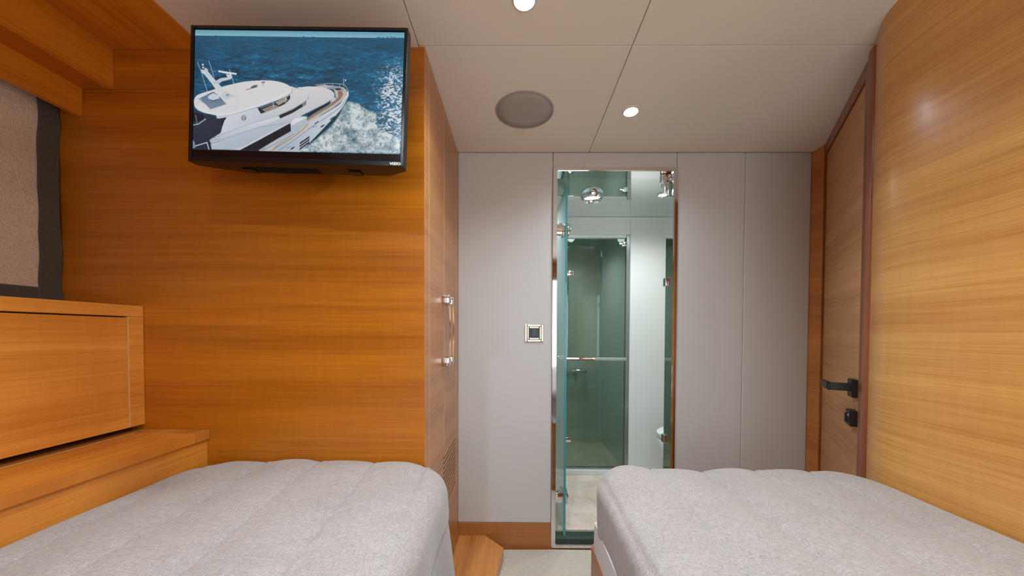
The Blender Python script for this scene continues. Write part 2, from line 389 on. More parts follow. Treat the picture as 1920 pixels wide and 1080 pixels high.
# narrow return between the door and the far wall
bx('wall_return', 1.492, 1.53, 1.690, ZB+.02, 0, ZC-.0005, mat=wood('wood_return', lin(206, 136, 70), lin(166, 96, 38), 'z', 14), kind=S)

# ---------------- bathroom doorway
FX0, FX1, FT, FB = .188, .816, H(.8375), H(-1.107); fw = .0215
d2 = empty('door_2', (.5, ZB, FB), kind=S)
def frame(name, x0, x1, y0, y1, z0, z1, wd, m, parent, bev=.003):
    bm = bmesh.new()
    out = [(x0, z0), (x1, z0), (x1, z1), (x0, z1)]; inn = [(x0+wd, z0+wd*.9), (x1-wd, z0+wd*.9), (x1-wd, z1-wd), (x0+wd, z1-wd)]
    V = {}
    for k, yy in (('f', y0), ('b', y1)):
        V['o'+k] = [bm.verts.new((x, yy, z)) for x, z in out]; V['i'+k] = [bm.verts.new((x, yy, z)) for x, z in inn]
    for i in range(4):
        j = (i+1) % 4
        bm.faces.new((V['of'][i], V['of'][j], V['if'][j], V['if'][i])); bm.faces.new((V['ob'][i], V['ib'][i], V['ib'][j], V['ob'][j]))
        bm.faces.new((V['of'][i], V['ob'][i], V['ob'][j], V['of'][j])); bm.faces.new((V['if'][i], V['if'][j], V['ib'][j], V['ib'][i]))
    bmesh.ops.bevel(bm, geom=bm.edges[:], offset=bev, segments=2, affect='EDGES')
    o = mk(name, bm, m); under(parent, o); return o
frame('door_frame', FX0, FX1, ZB-.014, ZB+.075, FB, FT, fw, CHROME, d2)
bx_ = bmesh.new(); box(bx_, FX0+fw, FX1-fw, ZB+.012, ZB+.05, H(-1.10), H(-1.055), bev=.001)
o = mk('threshold', bx_, simple('green_mirror_sill', lin(90, 110, 104), .06, .7)); under(d2, o)
# hinged glass leaf, swung open into the bathroom
GX0, GX1, GY0, GY1 = .255, .265, 1.775, 2.25
gd = bx('glass_leaf', GX0, GX1, GY0, GY1, H(-1.062), H(.752), mat=[G_DOOR], bev=0); under(d2, gd)
b = bmesh.new(); box(b, GX0-.0005, GX1+.0005, GY0-.0015, GY0+.0012, H(-1.062), H(.7525)); box(b, GX0, GX1, GY0, GY1, H(.752), H(.7535))
o = mk('glass_edge', b, G_EDGE); under(d2, o)
for hz in (.535, -.86):
    b = bmesh.new(); z = H(hz)
    box(b, FX0+fw-.004, GX0+.002, 1.778, 1.812, z-.026, z+.026, bev=.004)
    box(b, GX0-.012, GX0, 1.79, 1.85, z-.03, z+.03, bev=.004); box(b, GX1, GX1+.012, 1.768, 1.85, z-.03, z+.03, bev=.004)
    cyl(b, (GX0-.022, 1.79, z-.032), (GX0-.022, 1.79, z+.032), .009); cyl(b, (GX1+.012, 1.80, z), (GX1+.02, 1.80, z), .011, .007)
    o = mk('hinge', b, CHROME); auto(o); under(d2, o)
b = bmesh.new(); z = H(-.135)
for sgn, xx in ((-1, GX0), (1, GX1)):
    cyl(b, (xx, 2.0, z), (xx+sgn*.010, 2.0, z), .008, .007); cyl(b, (xx+sgn*.010, 2.0, z), (xx+sgn*.03, 2.0, z), .016, .019)
o = mk('door_knob', b, CHROME); auto(o); under(d2, o)
# catch blocks at the top right of the frame and a striker low on the right
b = bmesh.new()
box(b, FX1-fw-.05, FX1-fw, 1.775, 1.80, H(.775), H(.815), bev=.003); box(b, FX1-fw-.042, FX1-fw-.012, 1.785, 1.80, H(.745), H(.78), bev=.003)
cyl(b, (FX1-fw-.03, 1.78, H(.72)), (FX1-fw-.03, 1.78, H(.79)), .009); cyl(b, (FX1-fw-.012, 1.79, H(.71)), (FX1-fw-.012, 1.79, H(.80)), .006)
o = mk('door_latch', b, CHROME); auto(o); under(d2, o)
for hz in (.27, -.555):
    o = bx('striker', FX1-fw-.012, FX1-fw+.002, 1.80, 1.835, H(hz)-.022, H(hz)+.022, mat=CHROME, bev=.003); under(d2, o)

# ---------------- bathroom shell
BF, BC, BZ = H(-1.049), H(.852), 2.54
BX0, BX1 = -.02, 1.42
bx('floor', BX0, BX1, ZB+.055, BZ, 0, BF, mat=MARB, kind=S)
bx('ceiling', BX0-.02, BX1+.02, ZB+.05, BZ+.9, BC, BC+.04, mat=BATHC, kind=S)
bx('trim_2', BX0, BX1, BZ-.008, BZ+.02, BC-.028, BC-.0005, mat=BATHW, kind=S, bev=.003)
bx('wall_bathroom_left', BX0-.03, BX0, ZB+.055, BZ+.9, 0, BC, mat=BATHW, kind=S)
bx('wall_bathroom_right', BX1, BX1+.03, ZB+.055, BZ+.9, 0, BC, mat=BATHW, kind=S)
bm = bmesh.new(); box(bm, BX0, FX0, ZB+.052, ZB+.075, 0, BC); box(bm, FX1, BX1, ZB+.052, ZB+.075, 0, BC); box(bm, FX0, FX1, ZB+.052, ZB+.075, FT, BC)
mk('wall_bathroom_front', bm, BATHW, kind=S)
SX0, SX1, ST, SB = .02, .842, H(.724), H(-1.012)
bx('wall_bathroom_far', SX1, BX1, BZ, BZ+.03, BF, BC-.0005, mat=BATHW, kind=S, bev=.002)
bx('wall_bathroom_far', BX0, SX1-.0005, BZ, BZ+.03, ST, BC-.0005, mat=BATHW, kind=S, bev=.002)
bx('wall_shower', BX0, BX1, 3.35, 3.38, 0, BC, mat=SHOWW, kind=S)
bx('wall_shower', SX1, SX1+.02, BZ+.042, 3.35, 0, BC, mat=SHOWW, kind=S)
bx('floor', BX0, SX1, BZ+.03, 3.35, 0, BF-.01, mat=MARBD, kind=S)

# ============================================================ THINGS
# ---- shower enclosure
sh = empty('shower_enclosure', (.43, BZ, BF), 'green tinted glass shower screen with a chrome towel bar behind the open doorway', 'shower')
o = bx('sill', BX0, SX1+.0, BZ-.02, BZ+.04, BF, SB, mat=BATHW, bev=.003); under(sh, o)
o = bx('glass_panel', .04, SX1-.03, BZ+.004, BZ+.012, SB+.012, ST-.03, mat=G_SHOW); under(sh, o)
bm = bmesh.new()
box(bm, SX1-.03, SX1-.001, BZ-.004, BZ+.03, SB, ST, bev=.003); box(bm, .02, SX1-.03, BZ+.0, BZ+.03, SB, SB+.012, bev=.002)
o = mk('chrome_channel', bm, simple('satin_steel', lin(150, 155, 155), .25, .8)); under(sh, o)
o = bx('top_reveal', .02, SX1-.03, BZ+.0, BZ+.03, ST-.022, ST-.0005, mat=BATHW, bev=.002); under(sh, o)
bm = bmesh.new(); z = H(-.187)
box(bm, .20, SX1-.035, BZ-.045, BZ-.030, z-.012, z+.012, bev=.003)
for x in (.24, .60, .78): cyl(bm, (x, BZ-.035, z), (x, BZ+.005, z), .007)
o = mk('towel_bar', bm, CHROME); auto(o); under(sh, o)
for x, hz, wd in ((SX1-.065, .655, .04), (.375, .44, .05), (.365, -.79, .05)):
    bm = bmesh.new(); box(bm, x, x+wd, BZ-.012, BZ+.02, H(hz)-.018, H(hz)+.018, bev=.004); cyl(bm, (x, BZ-.006, H(hz)), (x-.02, BZ-.006, H(hz)), .008)
    o = mk('clamp', bm, CHROME); auto(o); under(sh, o)
# fittings inside the shower
sr = empty('shower_rail', (.30, 3.33, H(.2)), 'chrome hand shower on a rail seen dimly behind the shower glass', 'shower fitting')
bm = bmesh.new(); cyl(bm, (.50, 3.30, H(-.25)), (.50, 3.30, H(.55)), .009)
for hz in (-.23, .53): cyl(bm, (.50, 3.30, H(hz)), (.50, 3.35, H(hz)), .012)
o = mk('rail', bm, CHROME); auto(o); under(sr, o)
bm = bmesh.new(); cyl(bm, (.50, 3.27, H(.42)), (.44, 3.18, H(.50)), .011, .014); cyl(bm, (.445, 3.18, H(.505)), (.425, 3.14, H(.47)), .02, .045)
o = mk('hand_shower', bm, CHROME); auto(o); under(sr, o)
sv = empty('shower_valve', (.50, 3.33, H(-.36)), 'chrome shower mixer on the shower rear wall', 'tap')
bm = bmesh.new(); cyl(bm, (.42, 3.29, H(-.36)), (.62, 3.29, H(-.36)), .022); cyl(bm, (.36, 3.29, H(-.36)), (.41, 3.29, H(-.36)), .027); cyl(bm, (.63, 3.29, H(-.36)), (.68, 3.29, H(-.36)), .027)
for x in (.46, .58): cyl(bm, (x, 3.29, H(-.36)), (x, 3.35, H(-.36)), .016)
o = mk('mixer_body', bm, CHROME); auto(o); under(sv, o)

# ---- toilet, mostly hidden behind the jamb
to = empty('toilet', (1.14, 2.16, BF), 'white ceramic toilet half hidden behind the right door jamb', 'toilet')
def ell_loft(bm, rings, seg=32):
    b = bmesh.new(); R = []
    for cx, cy, z, rx, ry in rings: R.append([b.verts.new((cx+rx*math.cos(2*math.pi*i/seg), cy+ry*math.sin(2*math.pi*i/seg), z)) for i in range(seg)])
    for a, q in zip(R, R[1:]):
        for i in range(seg): b.faces.new((a[i], a[(i+1) % seg], q[(i+1) % seg], q[i]))
    b.faces.new(R[0][::-1]); b.faces.new(R[-1]); merge(bm, b)
bm = bmesh.new(); ell_loft(bm, [(1.18, 2.16, BF, .15, .12), (1.18, 2.16, BF+.05, .14, .11), (1.16, 2.16, BF+.18, .17, .13), (1.145, 2.16, BF+.30, .22, .17), (1.14, 2.16, BF+.37, .235, .185), (1.14, 2.16, BF+.385, .23, .18)])
o = mk('bowl', bm, CERAM, smooth=True); auto(o, 50); under(to, o)
bm = bmesh.new(); ell_loft(bm, [(1.145, 2.16, BF+.387, .232, .186), (1.145, 2.16, BF+.397, .24, .192), (1.145, 2.16, BF+.42, .24, .192), (1.145, 2.16, BF+.432, .22, .175)])
o = mk('seat_lid', bm, CERAM); auto(o, 50); under(to, o)
o = bx('cistern', 1.30, BX1-.002, 1.98, 2.34, BF+.3, BF+.72, mat=CERAM, bev=.02); under(to, o)

# ---- downlights
def downlight(x, y, z, label, group, r=.034, ring=CHROME, deep=.006, cat='ceiling light'):
    t = empty('downlight', (x, y, z), label, cat, group)
    bm = bmesh.new(); lathe(bm, [(r*.72, .004), (r*.74, -deep*.6), (r*.86, -deep), (r, -deep*.5), (r*1.03, .0015)], (x, y, z))
    o = mk('trim_ring', bm, ring); auto(o, 60); under(t, o)
    bm = bmesh.new(); lathe(bm, [(r*.72, -.0005), (r*.4, -.0025), (.001, -.003)], (x, y, z)); o = mk('lens', bm, LAMP, smooth=True); under(t, o)
    return t
SATIN = simple('white_ring', lin(225, 222, 216), .4)
downlight(.4725, 1.4357, ZC, 'lit recessed downlight in the ceiling nearer the bathroom doorway', 'cabin ceiling downlights', ring=SATIN)
downlight(.0209, .9598, ZC, 'lit recessed downlight at the top edge, between the television and the photo centre', 'cabin ceiling downlights', ring=SATIN)
downlight(.4719, 2.149, BC, 'bathroom ceiling light with a wide chrome ring, above the shower', 'bathroom ceiling lights', r=.068, deep=.028)
downlight(.9029, 2.132, BC, 'bright bathroom ceiling light near the right door jamb', 'bathroom ceiling lights', r=.036, deep=.008)

# ---- round ceiling speaker
sp = empty('ceiling_speaker', (.0343, 1.4345, ZC), 'round taupe loudspeaker grille flush in the cabin ceiling', 'loudspeaker')
bm = bmesh.new(); lathe(bm, [(.120, .003), (.120, -.003), (.1185, -.004), (.1155, -.004), (.1145, -.0015), (.1145, .003)], (.0343, 1.4345, ZC), 72)
o = mk('ring', bm, GRILLR); auto(o); under(sp, o)
bm = bmesh.new(); lathe(bm, [(.1135, .002), (.1135, -.002), (.08, -.0045), (.04, -.006), (.0005, -.0065)], (.0343, 1.4345, ZC), 72)
o = mk('grille', bm, GRILLE, smooth=True); under(sp, o)

# ---- light switch
sw = empty('light_switch', (.0962, ZB, H(0)), 'square chrome light switch with a dark rocker on the cream leather wall', 'light switch')
bm = bmesh.new(); x0, x1, z0, z1 = .0482, .1442, H(-.045), H(.045)
def ringbox(bm, x0, x1, z0, z1, w, y0, y1, bev): 
    for a in [(x0, x0+w, z0, z1), (x1-w, x1, z0, z1), (x0+w, x1-w, z0, z0+w), (x0+w, x1-w, z1-w, z1)]: box(bm, a[0], a[1], y0, y1, a[2], a[3], bev=bev)
ringbox(bm, x0, x1, z0, z1, .012, ZB-.006, ZB+.001, .002); ringbox(bm, x0+.011, x1-.011, z0+.011, z1-.011, .011, ZB-.010, ZB+.001, .0025)
o = mk('plate', bm, STEEL); under(sw, o)
SWD = simple('slate_switch', lin(62, 72, 86), .4)
o = bx('rocker_frame', x0+.022, x1-.022, ZB-.008, ZB, z0+.02, z1-.02, mat=simple('dark_slate', lin(46, 52, 62), .4), bev=.001); under(sw, o)
o = bx('rocker', x0+.035, x1-.035, ZB-.012, ZB-.006, z0+.024, z1-.024, mat=SWD, bev=.0015); under(sw, o)

# ---- wardrobe (its side faces the walkway)
WX = -.2932
wd = empty('wardrobe', (WX-.2, 1.44, PH), 'cherry wood wardrobe with two tall doors and chrome pulls beside the leather wall', 'wardrobe')
bm = bmesh.new(); box(bm, WX-.60, WX-.022, ZW+.023, ZB-.002, PH, ZC-.001); o = mk('body', bm, DARKG); under(wd, o)
T = .02
o = bx('corner_stile', WX-T, WX, ZW+.0005, 1.1675, PH, ZC-.0008, mat=W_ward, bev=.0012); under(wd, o)
DB = H(-.478)
W_ward2 = wood('wood_wardrobe_door', lin(206, 140, 82), lin(160, 96, 44), 'z', 15, rough=.32)
doors = []
for (y0, y1, m, hy) in ((1.169, 1.4125, W_ward, 1.383), (1.4145, 1.698, W_ward2, 1.455)):
    d = bx('door', WX-T, WX, y0+.0008, y1-.0008, DB+.0015, ZC-.003, mat=m, bev=.0012); under(wd, d)
    b = bmesh.new(); za, zb = H(.152), H(-.136)
    for z0, z1 in ((za-.036, za), (zb, zb+.036)):
        box(b, WX-.001, WX+.030, hy-.013, hy+.013, z0, z1, bev=.004)
    n = 18; sec = []
    for k in range(n+1):
        u = k/n; xx = WX+.026+.0035*math.sin(math.pi*u); z = za-.03+(zb-za+.06)*u; hwid = .009-.005*math.sin(math.pi*u)**.5
        sec.append([b.verts.new(p) for p in ((xx, hy-hwid, z), (xx+.0045, hy-hwid*.6, z), (xx+.0045, hy+hwid*.6, z), (xx, hy+hwid, z))])
    for p_, q_ in zip(sec, sec[1:]):
        for k in range(4): b.faces.new((p_[k], p_[(k+1) % 4], q_[(k+1) % 4], q_[k]))
    hd = mk('handle', b, CHROME); auto(hd, 50); under(wd, hd)
    hd.parent = d; hd.location = tuple(a for a in (0, 0, 0)); d_loc = d.location; hd.location = (-wd.location[0]-d_loc[0], -wd.location[1]-d_loc[1], -wd.location[2]-d_loc[2]); hd.location = (0, 0, 0)
    doors.append(d)
for yy in (1.1681, 1.4135, 1.6988):
    o = bx('inlay', WX-.004, WX+.0004, yy-.0007, yy+.0007, DB if yy < 1.69 else PH+.03, ZC-.004, mat=INLAY); under(wd, o)
o = bx('corner_post', WX-T, WX, 1.6995, ZB-.0008, PH, ZC-.0008, mat=W_ward, bev=.0012); under(wd, o)
# louvred lower panel
o = bx('lower_panel', WX-T, WX, 1.169, 1.698, PH+.0, DB-.0015, mat=W_ward, bev=.0012); under(wd, o)
for k in range(11):
    z = H(-.500) - .021*k
    b = bmesh.new(); y0, y1 = 1.40, 1.67
    v = [b.verts.new(p) for p in [(WX-.001, y0, z), (WX-.001, y1, z), (WX+.0018, y1, z-.014), (WX+.0018, y0, z-.014), (WX-.001, y0, z-.016), (WX-.001, y1, z-.016)]]
    for f in ((0, 1, 2, 3), (3, 2, 5, 4), (0, 3, 4), (1, 5, 2), (0, 4, 5, 1)): b.faces.new([v[i] for i in f])
    box(b, WX-.001, WX+.0012, y0, y1, z-.0205, z-.0160, mat=1)
    o = mk('louvre', b, [W_ward, DARKG]); under(wd, o)
o = bx('toe_strip', WX-.002, WX+.0025, ZW+.002, ZB-.006, PH+.001, PH+.03, mat=W_base); under(wd, o)

# ---- wall cabinet on the left
KX = -1.2148
cb = empty('wall_cabinet', (KX-.13, .1, H(-.303)), 'low cherry wood cabinet with a wide flap door under the window blind', 'cabinet')
KT, KB = H(.083), H(-.303)
bm = bmesh.new(); y0 = HEAD+.03
box(bm, -1.498, KX-.020, y0, ZW-.001, KB, KT-.02); box(bm, -1.498, KX, y0, ZW-.001, H(.0475), KT, bev=.0012); box(bm, KX-.02, KX, 1.0695, ZW-.001, KB, H(.0470), bev=.0012)
o = mk('body', bm, W_cab); under(cb, o)
o = bx('door_gap', KX-.019, KX-.012, y0, 1.0700, KB+.001, H(.0465), mat=DARKG); under(cb, o)
o = bx('inlay', KX-.012, KX-.0008, 1.0672, 1.0690, KB+.001, H(.0455), mat=INLAY); under(cb, o)
o = bx('door', KX-.011, KX, y0, 1.0665, KB, H(.0435), mat=wood('wood_flap', lin(240, 160, 70), lin(200, 118, 36), 'z', 17), bev=.0012); under(cb, o)

# ---- bench ledge
LX, LT, LBt = -1.0017, H(-.320), H(-.351)
be = empty('storage_bench', (-1.2, .1, 0), 'cherry wood storage ledge with a lift-up lid between cabinet and left bed', 'bench')
W_lidf = wood('wood_ledge_end', lin(212, 136, 56), lin(170, 96, 28), 'x', 19)
bm = bmesh.new(); box(bm, -1.498, -1.0105, y0, ZW-.001, 0, LBt-.001); o = mk('base_panel', bm, W_cab); under(be, o)
bm = bmesh.new(); box(bm, -1.205, LX, 1.0665, ZW-.001, LBt, LT, bev=.0015); box(bm, -1.498, -1.2025, y0, ZW-.001, LBt, LT, bev=.0008)
o = mk('ledge_frame', bm, W_lidf); under(be, o)
o = bx('lid', -1.2000, LX, y0, 1.0645, LBt+.001, LT, mat=W_lid, bev=.0015); under(be, o)
o = bx('inlay', -1.2022, -1.2003, y0, 1.0655, LT-.010, LT+.0004, mat=INLAY); under(be, o)
bm = bmesh.new(); box(bm, -1.27, -1.262, y0, ZW-.001, LT+.0003, KB-.0005); o = mk('recess_back', bm, DARKG); under(be, o)

# ---- window blind on the left hull
bl = empty('window_blind', (-1.48, .3, H(.085)), 'taupe linen blind with a dark grey border hanging over the left window', 'blind')
def cloth(name, y0, y1, z0, z1, mat, x=-1.478, off=0, ph=0):
    bm = bmesh.new(); ny = max(8, int((y1-y0)/.012)); nz = max(6, int((z1-z0)/.012)); G = []
    for i in range(ny+1):
        r = []
        for j in range(nz+1):
            y = y0+(y1-y0)*i/ny; z = z0+(z1-z0)*j/nz
            wv = .004*math.sin(z*17+1.2*y)+.003*math.sin(z*41+y*3)+.002*math.sin(y*23+z*5)
            yy = y + (.005*math.sin(z*15+.8)+.003*math.sin(z*37)) * max(0, 1-(1.108-y)/.10)
            r.append(bm.verts.new((x+wv+off, min(yy, 1.1125), z)))
        G.append(r)
    for i in range(ny):
        for j in range(nz): bm.faces.new((G[i][j], G[i+1][j], G[i+1][j+1], G[i][j+1]))
    o = mk(name, bm, mat, smooth=True); m = o.modifiers.new('thickness', 'SOLIDIFY'); m.thickness = .002; m.offset = 0
    under(bl, o); return o
cloth('linen_panel', HEAD+.05, 1.1055, H(.088), H(.78), SHADE)
cloth('side_border', 1.056, 1.1065, H(.087), H(.78), TRIMF, off=.0028)
cloth('hem_border', HEAD+.05, 1.0575, H(.087), H(.137), TRIMF, off=.0029)
o = bx('headrail', -1.495, -1.462, HEAD+.05, 1.105, H(.745), H(.79), mat=W_soffv, bev=.002); under(bl, o)

# ---- television
TVL, TVR = Vector((-.887, .937)), Vector((-.294, .922))
ang = math.atan2(TVR.y-TVL.y, TVR.x-TVL.x); TW = (TVR-TVL).length
TZ0, TZ1 = H(.454), H(.818)
tilt = 0
tv = empty('television', ((TVL.x+TVR.x)/2, (TVL.y+TVR.y)/2, (TZ0+TZ1)/2), 'black flat television on the wood wall showing a white yacht at sea', 'television', rz=ang); tv.rotation_euler = (0, .0373, ang)
hw, hh = TW/2, (TZ1-TZ0)/2
bm = bmesh.new()
bz, bb = .0085, .0135                                        # bezel widths: sides, bottom
for a in [(-hw, -hw+bz, -hh, hh), (hw-bz, hw, -hh, hh), (-hw+bz, hw-bz, hh-bz, hh), (-hw+bz, hw-bz, -hh, -hh+bb)]:
    box(bm, a[0], a[1], 0, .022, a[2], a[3], bev=.0012)
o = mk('bezel', bm, TVB, tv)
# rear shell: taper below and at the back
bm = bmesh.new()
prof = [(-hw+.002, .020), (hw-.002, .020), (hw-.002, .030), (hw-.06, .062), (-hw+.11, .062), (-hw+.002, .030)]
prism(bm, prof, -hh+.001, hh-.002); o = mk('rear_shell', bm, TVB, tv)
bm = bmesh.new()
for k in range(34): 
    x = -hw+.165+k*.0052; box(bm, x, x+.0022, .030, .058, -hh-.0004, -hh+.003)
mk('speaker_vent', bm, simple('vent_black', lin(5, 5, 5), .9), tv)
for x in (-hw+.135, hw-.155):
    bm = bmesh.new(); box(bm, x-.012, x+.02, .035, .060, -hh-.003, -hh+.002, bev=.0008); mk('underside_lug', bm, TVB, tv)
bm = bmesh.new(); box(bm, -.10, .10, .062, .075, -.09, .09, bev=.002); box(bm, -.03, .03, .07, .150, -.03, .03, bev=.002); box(bm, -.08, .08, .145, .168, -.10, .10, bev=.002)
mk('wall_bracket', bm, BLK, tv)
bx('screen_glass', -hw+bz, hw-bz, .0035, .020, -hh+bb, hh-bz, mat=TVG, parent=tv)

# picture shown on the screen, painted from outlines in screen units (x 77..1443, y 92..885)
def paint(Wn=640, Hn=372):
    xs = 77 + (np.arange(Wn)+.5)/Wn*1366; ys = 92 + (np.arange(Hn)+.5)/Hn*793
    X, Y = np.meshgrid(xs, ys); img = np.zeros((Hn, Wn, 3)); rng = np.random.default_rng(5)
    def vnoise(sx, sy, seed=0, ox=0):
        r = np.random.default_rng(seed); gx = int(1500/sx)+3; gy = int(1000/sy)+3; G = r.random((gy, gx))
        fx = X/sx; fy = Y/sy; ix = fx.astype(int) % (gx-1); iy = fy.astype(int) % (gy-1); tx = fx-np.floor(fx); ty = fy-np.floor(fy)
        tx = tx*tx*(3-2*tx); ty = ty*ty*(3-2*ty)
        return (G[iy, ix]*(1-tx)+G[iy, ix+1]*tx)*(1-ty)+(G[iy+1, ix]*(1-tx)+G[iy+1, ix+1]*tx)*ty
    def mask(P):
        P = np.array(P, float); m = np.zeros(X.shape, bool); n = len(P)
        for i in range(n):
            x1, y1 = P[i]; x2, y2 = P[(i+1) % n]
            if y1 == y2: continue
            c = ((Y >= min(y1, y2)) & (Y < max(y1, y2))); xi = x1+(Y-y1)*(x2-x1)/(y2-y1); m ^= c & (X < xi)
        return m
    def crv(P, n=8):
        out = []; N = len(P)
        for i in range(N):
            p0, p1, p2, p3 = [np.array(P[(i+k) % N], float) for k in (-1, 0, 1, 2)]
            for k in range(n):
                t = k/n; out.append(.5*(2*p1+(p2-p0)*t+(2*p0-5*p1+4*p2-p3)*t*t+(-p0+3*p1-3*p2+p3)*t**3))
        return out
    def fill(P, c, c2=None, d=(0, 1), smooth=False):
        if smooth: P = crv(P)
        m = mask(P); c = np.array(c, float)
        if c2 is None: img[m] = c; return
        P = np.array(P); u = X*d[0]+Y*d[1]; pu = P[:, 0]*d[0]+P[:, 1]*d[1]; t = np.clip((u-pu.min())/(pu.max()-pu.min()), 0, 1)[..., None]
        img[m] = (c*(1-t)+np.array(c2, float)*t)[m]
    def line(P, wd, c, a=1):
        for (x1, y1), (x2, y2) in zip(P, P[1:]):
            L2 = (x2-x1)**2+(y2-y1)**2; t = np.clip(((X-x1)*(x2-x1)+(Y-y1)*(y2-y1))/L2, 0, 1)
            dd = np.hypot(X-x1-t*(x2-x1), Y-y1-t*(y2-y1)); k = (np.clip(wd/2+.8-dd, 0, 1)*a)[..., None]
            img[:] = img*(1-k)+np.array(c, float)*k
    # sky and sea
    t = np.clip((Y-92)/40, 0, 1)[..., None]; img[:] = np.array((98, 165, 192))*(1-t)+np.array((150, 195, 208))*t
    for k in range(26):
        x = 1265+k*7; h = rng.uniform(3, 11); 
        if k > 22: h *= .6
        fill([(x, 131), (x+6, 131), (x+6, 131-h), (x, 131-h)], (70, 120, 150))
    for x in (1060, 1100, 1125, 850, 785, 210): fill([(x, 131), (x+14, 131), (x+10, 126), (x+3, 126)], (110, 150, 170) if x > 900 else (60, 80, 100))
    d = np.clip((Y-132)/750, 0, 1); sea = np.array((20, 88, 120))*(1-d[..., None])+np.array((12, 70, 98))*d[..., None]
    wv = np.zeros_like(X)
    for sx, sy, a, sd in ((60, 14, .5, 1), (26, 7, .6, 2), (11, 4, .5, 3), (120, 30, .4, 4)): wv += a*(vnoise(sx*1., sy, sd)-.5)
    amp = .35+.65*np.clip((Y-132)/250, 0, 1)
    seac = sea*(1+(.62*wv*amp)[..., None]) + (np.clip(wv*amp-.38, 0, 1)*110)[..., None]*np.array((.8, 1, 1.05))
    glow = np.exp(-((X-1400-(Y-560)*-.05)/120)**2)*np.clip((Y-190)/200, 0, 1)*np.clip(1.2-np.abs(Y-520)/420, 0, 1)
    spk = vnoise(9, 5, 9)*.6+vnoise(18, 8, 10)*.4
    sp_ = np.clip((spk-.66+.22*glow)*9, 0, 1)*np.clip(glow*1.5, 0, 1)
    seac = seac+glow[..., None]*np.array((35, 32, 34)); seac = seac*(1-sp_[..., None])+np.array((222, 226, 232))*sp_[..., None]
    sea_m = Y > 131; img[sea_m] = seac[sea_m]
    # wake
    wk = crv([(1062, 575), (1100, 542), (1165, 558), (1215, 590), (1278, 612), (1283, 665), (1300, 710), (1370, 745), (1450, 800), (1460, 895), (770, 895), (850, 830), (930, 760), (1000, 690), (1040, 625)])
    ctr = np.zeros_like(X); mk_ = mask(wk)
    f = np.clip(.24+1.1*vnoise(60, 50, 21)+.5*(vnoise(22, 18, 22)-.5)+.45*(vnoise(8, 8, 23)-.5)+.35*(vnoise(4, 4, 24)-.5), 0, 1)
    soft = mk_.astype(float)
    for _ in range(26):
        soft = (soft+np.roll(soft, 1, 0)+np.roll(soft, -1, 0)+np.roll(soft, 1, 1)+np.roll(soft, -1, 1))/5
    edge = np.clip(soft*1.5-.5+.9*(vnoise(16, 14, 25)-.45)+.5*(vnoise(5, 5, 26)-.5), 0, 1)*soft
    wake = np.array((92, 122, 132))*(1-f[..., None])+np.array((226, 230, 228))*f[..., None]
    img[:] = img*(1-edge[..., None])+wake*edge[..., None]
    dark = mask([(1060, 560), (1040, 640), (960, 730), (850, 830), (790, 885), (760, 885), (900, 700), (1040, 560)]); img[dark] = img[dark]*.45+np.array((20, 50, 55))*.5
    # hull
    fill(crv([(1092, 478), (1094, 510), (1078, 548), (1040, 610), (965, 695), (880, 790), (795, 880), (720, 960), (480, 960), (560, 850), (700, 780), (775, 745), (840, 690), (960, 618), (1045, 560), (1078, 500)]), (226, 230, 234), (168, 182, 198), (-.7, .7))
    line([(1088, 520), (1045, 585), (960, 650), (860, 718), (790, 775), (650, 880)], 2.5, (120, 110, 105))
    # bow deck
    fill([(880, 448), (935, 440), (1010, 448), (1062, 455), (1082, 472), (1086, 500), (1060, 540), (1000, 588), (930, 632), (850, 686), (800, 735), (760, 775), (610, 880), (560, 880), (740, 745), (820, 680), (960, 580), (1015, 520), (1000, 470)], (196, 188, 180), (206, 200, 196), smooth=False)
    fill([(1025, 482), (1052, 478), (1060, 505), (1040, 535), (1000, 570), (920, 622), (850, 668), (832, 682), (836, 660), (985, 562), (1030, 520)], (150, 112, 84), (176, 140, 112))
    line([(1022, 520), (985, 562), (900, 615), (828, 660), (822, 690), (770, 745), (620, 860)], 3, (86, 130, 160))
    fill([(950, 458), (1000, 450), (1050, 458), (1070, 475), (1030, 480), (1000, 470)], (150, 158, 168)); fill([(1005, 462), (1040, 460), (1048, 472), (1015, 474)], (40, 50, 62))
    for P in ([(875, 442), (930, 434), (1000, 430), (1062, 434), (1082, 455), (1092, 480)], [(1060, 395), (1062, 445)], [(940, 434), (942, 450)], [(990, 431), (992, 448)], [(1035, 432), (1038, 452)]): line(P, 2, (196, 205, 212))
    fill([(1070, 400), (1080, 405), (1070, 416)], (200, 210, 220))
    # lower body side
    fill([(250, 650), (500, 600), (640, 640), (830, 650), (828, 690), (770, 745), (640, 820), (520, 880), (190, 880), (200, 838), (185, 822), (262, 770), (285, 700)], (214, 222, 230), (176, 188, 202), (.3, .9))
    # forward house roof
    fill([(760, 470), (800, 457), (850, 452), (920, 455), (970, 470), (1000, 492), (1004, 515), (985, 540), (900, 585), (800, 640), (755, 660), (600, 690), (700, 600), (820, 540)], (228, 222, 218), (206, 208, 214), (.2, 1), smooth=True)
    fill([(984, 520), (1018, 522), (1005, 545), (975, 552)], (210, 212, 216))
    fill([(832, 628), (900, 590), (982, 538), (976, 562), (905, 605), (836, 654)], (24, 36, 46))
    # middle roof
    fill([(705, 462), (745, 462), (790, 474), (825, 500), (833, 522), (822, 548), (740, 600), (650, 640), (560, 672), (400, 720), (340, 730), (480, 640), (660, 560)], (230, 225, 221), (208, 210, 216), (.2, 1), smooth=True)
    fill([(642, 648), (740, 602), (820, 548), (822, 572), (740, 625), (655, 667)], (30, 42, 50)); fill([(795, 562), (822, 548), (822, 572), (798, 588)], (120, 140, 140))
